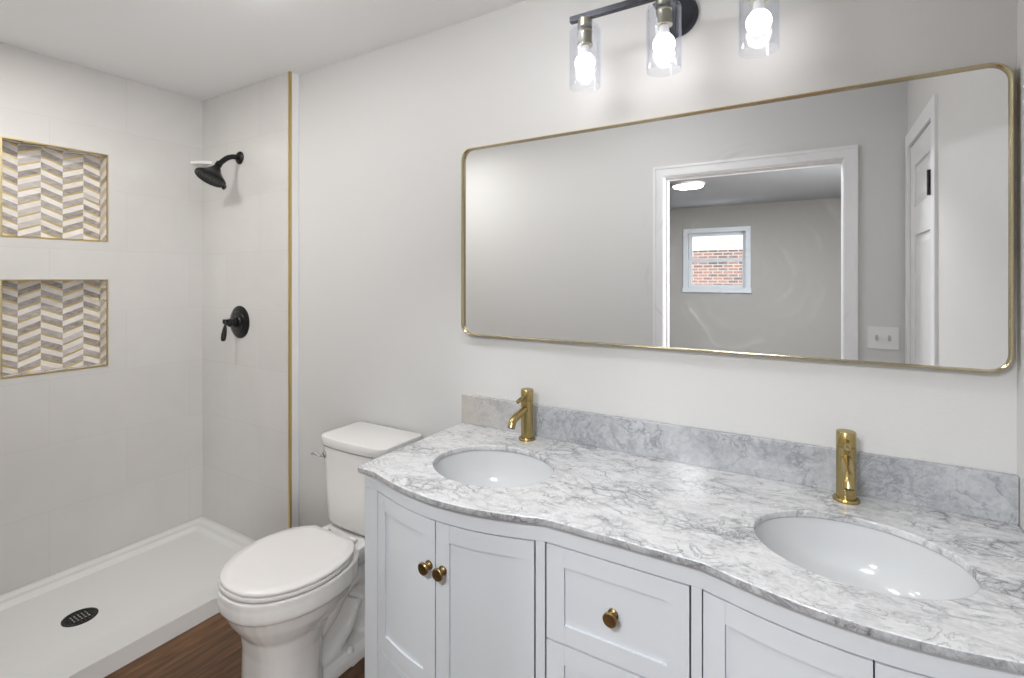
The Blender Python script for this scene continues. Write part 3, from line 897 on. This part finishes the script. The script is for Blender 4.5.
bm = bmesh.new()
loft(bm, [tank_ring(.120, 1.425, 1.565, .447, .02), tank_ring(.150, 1.398, 1.575, .453, .020), tank_ring(.156, 1.392, 1.58, .468, .022), tank_ring(.171, 1.388, 1.585, .60, .020), tank_ring(.184, 1.383, 1.59, .764, .018)])
link('tank', bm, M['porcelain'], toilet, smooth=True, angle=50, bevel=0)
bm = bmesh.new()
loft(bm, [tank_ring(.176, 1.394, 1.588, .7645, .018), tank_ring(.176, 1.394, 1.588, .7685, .018), tank_ring(.187, 1.380, 1.602, .7690, .018), tank_ring(.189, 1.378, 1.604, .772, .018), tank_ring(.189, 1.378, 1.604, .801, .018), tank_ring(.187, 1.380, 1.602, .8045, .018), tank_ring(.183, 1.384, 1.598, .8055, .018)])
link('tank_lid', bm, M['porcelain'], toilet, smooth=True, angle=50)
lv = empty('flush_lever', Vector((TX - .134, 1.372, .728)) - Vector((TX, 1.25, 0))); lv.parent = toilet
bm = bmesh.new(); lathe(bm, [(.014, .022), (.014, .004), (.011, -.002), (.007, -.004)], (TX - .134, 1.372, .728), 'y', 24); link('lever_base', bm, M['chrome'], lv, smooth=True)
bm = bmesh.new(); tube(bm, smooth_path([(TX - .134, 1.366, .728), (TX - .138, 1.352, .733), (TX - .150, 1.346, .739), (TX - .165, 1.346, .737), (TX - .178, 1.350, .730)], 5), [.006] * 8 + [.0075] * 6 + [.008] * 4 + [.0075, .006, .003], 14, sx=1)
link('lever_arm', bm, M['chrome'], lv, smooth=True)

ZK = 1.0
# ------------------------------------------------------------------ vanity
BW = 0.284      # half width of each bow


def G(x):
    y = 1.0626
    for c in (-0.832, 0.0932):
        d = abs(x - c)
        if d < BW: y = min(y, 1.0626 - 0.054 * (1 - (d / BW) ** 2) ** 1.12)
    return y


ZT, TH = 0.8935, 0.0178
SINKS = [(-0.8427, 1.2933), (0.0817, 1.2886)]
SA, SB = 0.1945, 0.1615
# countertop: outline and two elliptical holes, extruded
cu = bpy.data.curves.new('countertop', 'CURVE'); cu.dimensions = '2D'; cu.fill_mode = 'BOTH'
bv = 0.0035
cu.extrude = TH / 2 - bv; cu.bevel_depth = bv; cu.bevel_resolution = 2; cu.offset = -bv


def spl(pts):
    s = cu.splines.new('POLY'); s.points.add(len(pts) - 1)
    for p, (x, y) in zip(s.points, pts): p.co = (x, y, 0, 1)
    s.use_cyclic_u = True


XE = XR - 0.0015
outl = [(-1.191, YW - 0.0005)] + [(-1.191, 1.30), (-1.190, 1.075), (-1.187, 1.067), (-1.180, 1.0626)]
x = -1.17
while x < XE: outl.append((x, G(x))); x += 0.0125
outl += [(XE, G(XE)), (XE, YW - 0.0005)]
spl(outl)
for cx, cy in SINKS: spl([(cx + SA * math.cos(2 * PI * k / 96), cy + SB * math.sin(2 * PI * k / 96)) for k in range(96)])
tmp = bpy.data.objects.new('tmp', cu); col.objects.link(tmp)
dg = bpy.context.evaluated_depsgraph_get(); me = bpy.data.meshes.new_from_object(tmp.evaluated_get(dg))
bpy.data.objects.remove(tmp)
top = bpy.data.objects.new('countertop', me); col.objects.link(top); top.location = (0, 0, ZT - TH / 2)
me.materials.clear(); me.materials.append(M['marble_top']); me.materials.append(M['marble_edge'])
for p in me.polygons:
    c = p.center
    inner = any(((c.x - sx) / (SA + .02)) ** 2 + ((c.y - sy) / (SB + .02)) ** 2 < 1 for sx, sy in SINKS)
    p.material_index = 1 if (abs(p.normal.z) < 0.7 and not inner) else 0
    p.use_smooth = abs(p.normal.z) < 0.99
tag(top, 'white and grey veined marble countertop with two oval sink cutouts on the vanity', 'countertop')
bm = bmesh.new(); box(bm, -1.191, XE, YW - 0.020, YW - 0.0005, ZT, ZT + 0.112)
tag(link('backsplash', bm, M['marble_splash'], bevel=0.0015), 'low grey marble backsplash against the wall behind the faucets', 'backsplash')

# sinks
for i, (cx, cy) in enumerate(SINKS):
    s = empty('sink_basin', (cx, cy, ZT - TH - 0.15), ['oval white undermount sink at the toilet end of the counter', 'oval white undermount sink at the right end of the counter'][i], 'sink', 'undermount sinks in the vanity top')
    bm = bmesh.new(); rings = []
    zt = ZT - TH - 0.0005
    A, Bb = SA + 0.004, SB + 0.004

    def er(f, z, n=72): return [(cx + A * f * math.cos(2 * PI * k / n), cy + Bb * f * math.sin(2 * PI * k / n), z) for k in range(n)]
    prof = [(1.11, 0), (1.0, 0), (0.985, -.012), (0.965, -.035), (0.925, -.065), (0.86, -.092), (0.76, -.114), (0.62, -.129), (0.42, -.138), (0.22, -.1425), (0.13, -.144)]
    inn = [er(f, zt + d) for f, d in prof]
    out = [er(f + 0.05, zt + d - 0.010) for f, d in prof[1:]][::-1]
    loft(bm, inn + out, cap=False)
    # close outer rim and drain hole edges
    bm.verts.ensure_lookup_table(); n = 72
    a0 = 0; b0 = (len(inn) + len(out) - 1) * n
    for k in range(n):
        j = (k + 1) % n
        bm.faces.new((bm.verts[a0 + k], bm.verts[b0 + k], bm.verts[b0 + j], bm.verts[a0 + j]))
    link('basin', bm, M['sink'], s, smooth=True, angle=60)
    bm = bmesh.new(); lathe(bm, [(.030, -.004), (.030, .001), (.026, .003), (.021, .0015), (.021, .004), (.016, .007), (.004, .008)], (cx, cy, zt - .143), 'z', 36)
    link('sink_drain', bm, M['brass'], s, smooth=True)['label'] = 'brass pop-up drain'

# faucets (built at the origin, copied once)
fx = empty('faucet', (-0.868, 1.556, ZT), 'brushed brass single-lever faucet behind the left sink', 'faucet', 'brass faucets on the vanity')
fr = Vector((-0.868, 1.556, ZT))
bm = bmesh.new(); lathe(bm, [(.030, 0), (.030, .005), (.028, .008), (.0225, .009)], fr, 'z', 40); link('base_ring', bm, M['brass'], fx, smooth=True, angle=40)
bm = bmesh.new(); lathe(bm, [(.0222, .008), (.0222, .139)], fr, 'z', 48); link('body', bm, M['brass'], fx, smooth=True, angle=40)
bm = bmesh.new(); lathe(bm, [(.0205, .139), (.0205, .1415), (.0222, .1425), (.0222, .176), (.0205, .1785)], fr, 'z', 48); hd = link('handle', bm, M['brass'], fx, smooth=True, angle=40)
bm = bmesh.new(); tube(bm, [fr + Vector((0, -.015, .158)), fr + Vector((0, -.040, .153)), fr + Vector((0, -.066, .147)), fr + Vector((0, -.070, .1462))], [.0068, .0066, .0072, .005], 18); link('lever_pin', bm, M['brass'], hd, smooth=True, angle=50)
bm = bmesh.new()
sp = smooth_path([fr + Vector((0, -.010, .112)), fr + Vector((0, -.045, .104)), fr + Vector((0, -.078, .097)), fr + Vector((0, -.099, .087)), fr + Vector((0, -.111, .067))], 7)
tube(bm, sp, .0132, 28); spo = link('spout', bm, M['brass'], fx, smooth=True, angle=50)
bm = bmesh.new(); d = (sp[-1] - sp[-2]).normalized(); rot2 = Vector((0, 0, 1)).rotation_difference(d).to_matrix().to_4x4()
lathe(bm, [(.0105, -.002), (.0105, .0010), (.004, .0006)], sp[-1], 'z', 24, mat4=rot2); link('aerator', bm, M['black'], spo, smooth=True)


def copy_tree(o, parent=None):
    c = o.copy(); col.objects.link(c)
    if parent is not None: c.parent = parent
    for ch in list(o.children): copy_tree(ch, c)
    return c


f2 = copy_tree(fx); f2.location = (0.078, 1.552, ZT); f2['label'] = 'brushed brass single-lever faucet behind the right sink, near the wall'

# cabinet
cab = empty('vanity_cabinet', (-0.385, 1.33, 0), 'light grey double-bow vanity cabinet with shaker doors and antique brass knobs', 'vanity cabinet')


def F(x): return G(x) + 0.016


def cbox(bm, xa, xb, z0, z1, off, th, fn=F, n=None):
    """a board that follows the front: outer face at fn(x)+off, thickness th"""
    n = n or max(1, int((xb - xa) / 0.012))
    rings = []
    for k in range(n + 1):
        x = xa + (xb - xa) * k / n; y = fn(x) + off
        rings.append([(x, y, z0), (x, y, z1), (x, y + th, z1), (x, y + th, z0)])
    return loft(bm, rings)


CZ = ZT - TH - 0.0005
PX0, PX1, SX0, SX1, SX2, SX3, QX0 = -1.1690, -1.1150, -0.5735, -0.5521, -0.2127, -0.1921, 0.373
XEC = XE - 0.001
DT, DB = 0.8267, 0.3700                     # door top, bottom
bm = bmesh.new(); cbox(bm, PX0, XEC, 0.8305, CZ, 0, .022); link('top_rail', bm, M['cabinet'], cab, smooth=True, angle=30)
bm = bmesh.new(); cbox(bm, PX0, PX1, 0, 0.830, 0, .045); link('corner_post', bm, M['cabinet'], cab, smooth=True, angle=30)
bm = bmesh.new(); cbox(bm, QX0 + .003, XEC, 0, 0.830, 0, .045); link('corner_post', bm, M['cabinet'], cab, smooth=True, angle=30)
for a, b in ((SX0, SX1), (SX2, SX3)):
    bm = bmesh.new(); cbox(bm, a, b, .10, 0.830, 0, .022); link('stile', bm, M['cabinet'], cab, smooth=True, angle=30)
for a, b in ((PX1 + .0005, SX0 - .0005), (SX3 + .0005, QX0 + .0025)):
    bm = bmesh.new(); cbox(bm, a, b, .3505, 0.3655, 0, .022); link('middle_rail', bm, M['cabinet'], cab, smooth=True, angle=30)
bm = bmesh.new(); cbox(bm, PX1 + .0005, QX0 + .0025, .0995, 0.118, 0.0002, .0218); link('bottom_rail', bm, M['cabinet'], cab, smooth=True, angle=30)
# carcass: side panels, back, bottom, inner backing behind the fronts
bm = bmesh.new(); box(bm, PX0, PX0 + .018, 1.125, YW - .002, 0, CZ); link('side_panel', bm, M['cabinet'], cab)
bm = bmesh.new(); box(bm, XEC - .018, XEC, 1.125, YW - .002, 0, CZ); link('side_panel', bm, M['cabinet'], cab)
bm = bmesh.new(); box(bm, PX0 + .0185, XEC - .0185, 1.15, YW - .004, .10, .118); box(bm, PX0 + .0185, XEC - .0185, YW - .012, YW - .004, .118, CZ)
link('carcass', bm, M['cabinet_dark'], cab)
bm = bmesh.new(); cbox(bm, PX1 - .02, QX0 + .02, .119, CZ - .002, .0300, .006); link('inner_frame', bm, M['cabinet_dark'], cab)


def front(name, xa, xb, z0, z1, st=0.046, rt=0.046, rb=0.047, fn=F, st2=None):
    bm = bmesh.new(); th = .019; st2 = st2 or st
    cbox(bm, xa, xa + st, z0, z1, 0, th, fn); cbox(bm, xb - st2, xb, z0, z1, 0, th, fn)
    cbox(bm, xa + st, xb - st2, z1 - rt, z1, .0009, th - .0009, fn); cbox(bm, xa + st, xb - st2, z0, z0 + rb, .0009, th - .0009, fn)
    bmesh.ops.remove_doubles(bm, verts=bm.verts, dist=1e-6)
    o = link(name, bm, M['cabinet'], cab, smooth=True, angle=30, origin=((xa + xb) / 2, fn((xa + xb) / 2), z0))
    bm = bmesh.new(); e = .0002
    cbox(bm, xa + st - .004, xb - st2 + .004, z0 + rb - .004, z1 - rt + .004, .0065, .008, fn)
    link('inset_panel', bm, M['cabinet'], o, smooth=True, angle=30)
    return o


g = .0042
def lab(o, s): o['label'] = s; return o
d1 = lab(front('door', PX1 + g * .7, -0.8495, DB, DT, .040, .046, .047, st2=.043), 'door beside the toilet')
d2 = front('door', -0.8458, SX0 - g, DB, DT, .043, .046, .047)
d3 = front('door', SX3 + g * .7, 0.0888, DB, DT, .043, .046, .047)
d4 = front('door', 0.0918, QX0 - .001, DB, DT, .043, .046, .047)
dr1 = front('drawer', SX1 + g, SX2 - g, .6005, .8267, .046, .046, .043)
dr2 = front('drawer', SX1 + g, SX2 - g, .3625, .5955, .046, .046, .043)
dr3 = front('drawer', SX1 + g, SX2 - g, .1215, .3575, .046, .046, .043)
dr4 = front('drawer', PX1 + g * .7, SX0 - g, .1215, .3475, .046, .046, .043)
dr5 = front('drawer', SX3 + g * .7, QX0 - .001, .1215, .3475, .046, .046, .043)


def knob(x, z, parent, off=0.0):
    y = F(x) + off
    bm = bmesh.new()
    # outward normal of the bowed front
    dy = (F(x + .004) - F(x - .004)) / .008
    nrm = Vector((dy, -1, 0)).normalized()
    rt = Vector((0, -1, 0)).rotation_difference(nrm).to_matrix().to_4x4()
    lathe(bm, [(.0125, .002), (.0125, -.002), (.008, -.0045), (.0055, -.009), (.0062, -.014), (.0135, -.0185), (.0165, -.021), (.0165, -.0245), (.0145, -.0268), (.011, -.0262), (.004, -.0262)], (x, y, z), 'y', 32, mat4=rt)
    o = link('knob', bm, M['antique'], parent, smooth=True, angle=40); o['label'] = 'antique brass mushroom knob'
    return o


knob(-0.870, .706, d1); knob(-0.8225, .706, d2)
knob(-.383, .709, dr1, .0065); knob(-.383, .475, dr2, .0065); knob(-.383, .237, dr3, .0065)
knob(.066, .706, d3); knob(.115, .706, d4); knob(-.847, .235, dr4, .0065); knob(.089, .235, dr5, .0065)

# ------------------------------------------------------------------ mirror
mx0, mx1, mz0, mz1 = -1.1843, 0.4034, 1.2448, 1.9744
mc = ((mx0 + mx1) / 2, (mz0 + mz1) / 2); mw, mh = mx1 - mx0, mz1 - mz0
mir = empty('wall_mirror', (mc[0], YW, mz0), 'wide wall mirror with rounded corners and thin brass frame above the counter', 'mirror')
yf, yb = 1.588, YW - 0.0005
bm = bmesh.new()
o1 = rrect(*mc, mw, mh, .042, 10); i1 = rrect(*mc, mw - .0075, mh - .0075, .038, 10)
rings = [[(x, yb, z) for x, z in o1], [(x, yf + .001, z) for x, z in o1], [(x, yf, z) for x, z in rrect(*mc, mw - .002, mh - .002, .041, 10)], [(x, yf, z) for x, z in rrect(*mc, mw - .0065, mh - .0065, .0385, 10)], [(x, yf + .001, z) for x, z in i1], [(x, yb, z) for x, z in i1]]
loft(bm, rings, cap=False)
bm.verts.ensure_lookup_table(); n = len(o1)
for k in range(n): bm.faces.new((bm.verts[k], bm.verts[(k + 1) % n], bm.verts[5 * n + (k + 1) % n], bm.verts[5 * n + k]))
link('mirror_frame', bm, M['frame_brass'], mir, smooth=True, angle=40)
bm = bmesh.new(); o2 = rrect(*mc, mw - .0078, mh - .0078, .0378, 10)
loft(bm, [[(x, 1.602, z) for x, z in o2], [(x, 1.607, z) for x, z in o2]])
link('mirror_glass', bm, M['mirror'], mir)

# ------------------------------------------------------------------ vanity light
LY = 1.45
ZK = 1.012
vl = empty('vanity_light', (-.361, YW, 2.255), 'three-bulb vanity light with clear glass cylinder shades above the mirror', 'wall light')
bm = bmesh.new(); lathe(bm, [(.064, 0), (.064, -.010), (.058, -.018), (.040, -.022), (.012, -.023)], (-.361, YW, 2.262), 'y', 48); link('backplate', bm, M['gunmetal'], vl, smooth=True)
bm = bmesh.new(); tube(bm, [(-.361, YW - .02, 2.262), (-.361, LY, 2.256)], .009, 18); box(bm, -.652, -.070, LY - .009, LY + .009, 2.243, 2.262); 
link('bar', bm, M['gunmetal'], vl, bevel=0.002)
bm = bmesh.new(); tube(bm, [(-.402, 1.50, 2.262), (-.390, 1.53, 2.235)], .006, 14); link('bar_screw', bm, M['gunmetal'], vl, smooth=True)
LX = [-.603, -.361, -.117]
for lx in LX:
    bm = bmesh.new()
    lathe(bm, [(.0225, 2.243), (.0225, 2.219), (.021, 2.2185)], (lx, LY, 0), 'z', 28)
    lathe(bm, [(.022, 2.209), (.0235, 2.204), (.0215, 2.203), (.0215, 2.172), (.0235, 2.168), (.0235, 2.163), (.016, 2.162)], (lx, LY, 0), 'z', 28)
    so = link('socket', bm, M['nickel'], vl, smooth=True, angle=40)
    # cylinder shade: closed top, open bottom, real thickness
    bm = bmesh.new(); R, t = .0485, .0028
    lathe(bm, [(.010, 2.2185), (R - .012, 2.2185), (R - .003, 2.215), (R, 2.206), (R, 2.036), (R - t, 2.036), (R - t, 2.204), (R - t - .010, 2.2120), (.010, 2.2120)], (lx, LY, 0), 'z', 56, cap=False)
    link('glass_shade', bm, M['shade_glass'], vl, smooth=True, angle=50)
    bu = bmesh.new(); pr = [(.0125, 2.163), (.0135, 2.152), (.016, 2.142), (.019, 2.135)]
    lathe(bu, pr, (lx, LY, 0), 'z', 32); b = link('bulb', bu, M['bulb_neck'], vl, smooth=True, angle=60)
    bu = bmesh.new(); pr = [(.0305 * math.sin(a), 2.110 + .0305 * math.cos(a)) for a in [math.radians(38 + 8.875 * k) for k in range(17)]]
    lathe(bu, pr, (lx, LY, 0), 'z', 40); link('bulb_globe', bu, M['bulb'], b, smooth=True, angle=60)
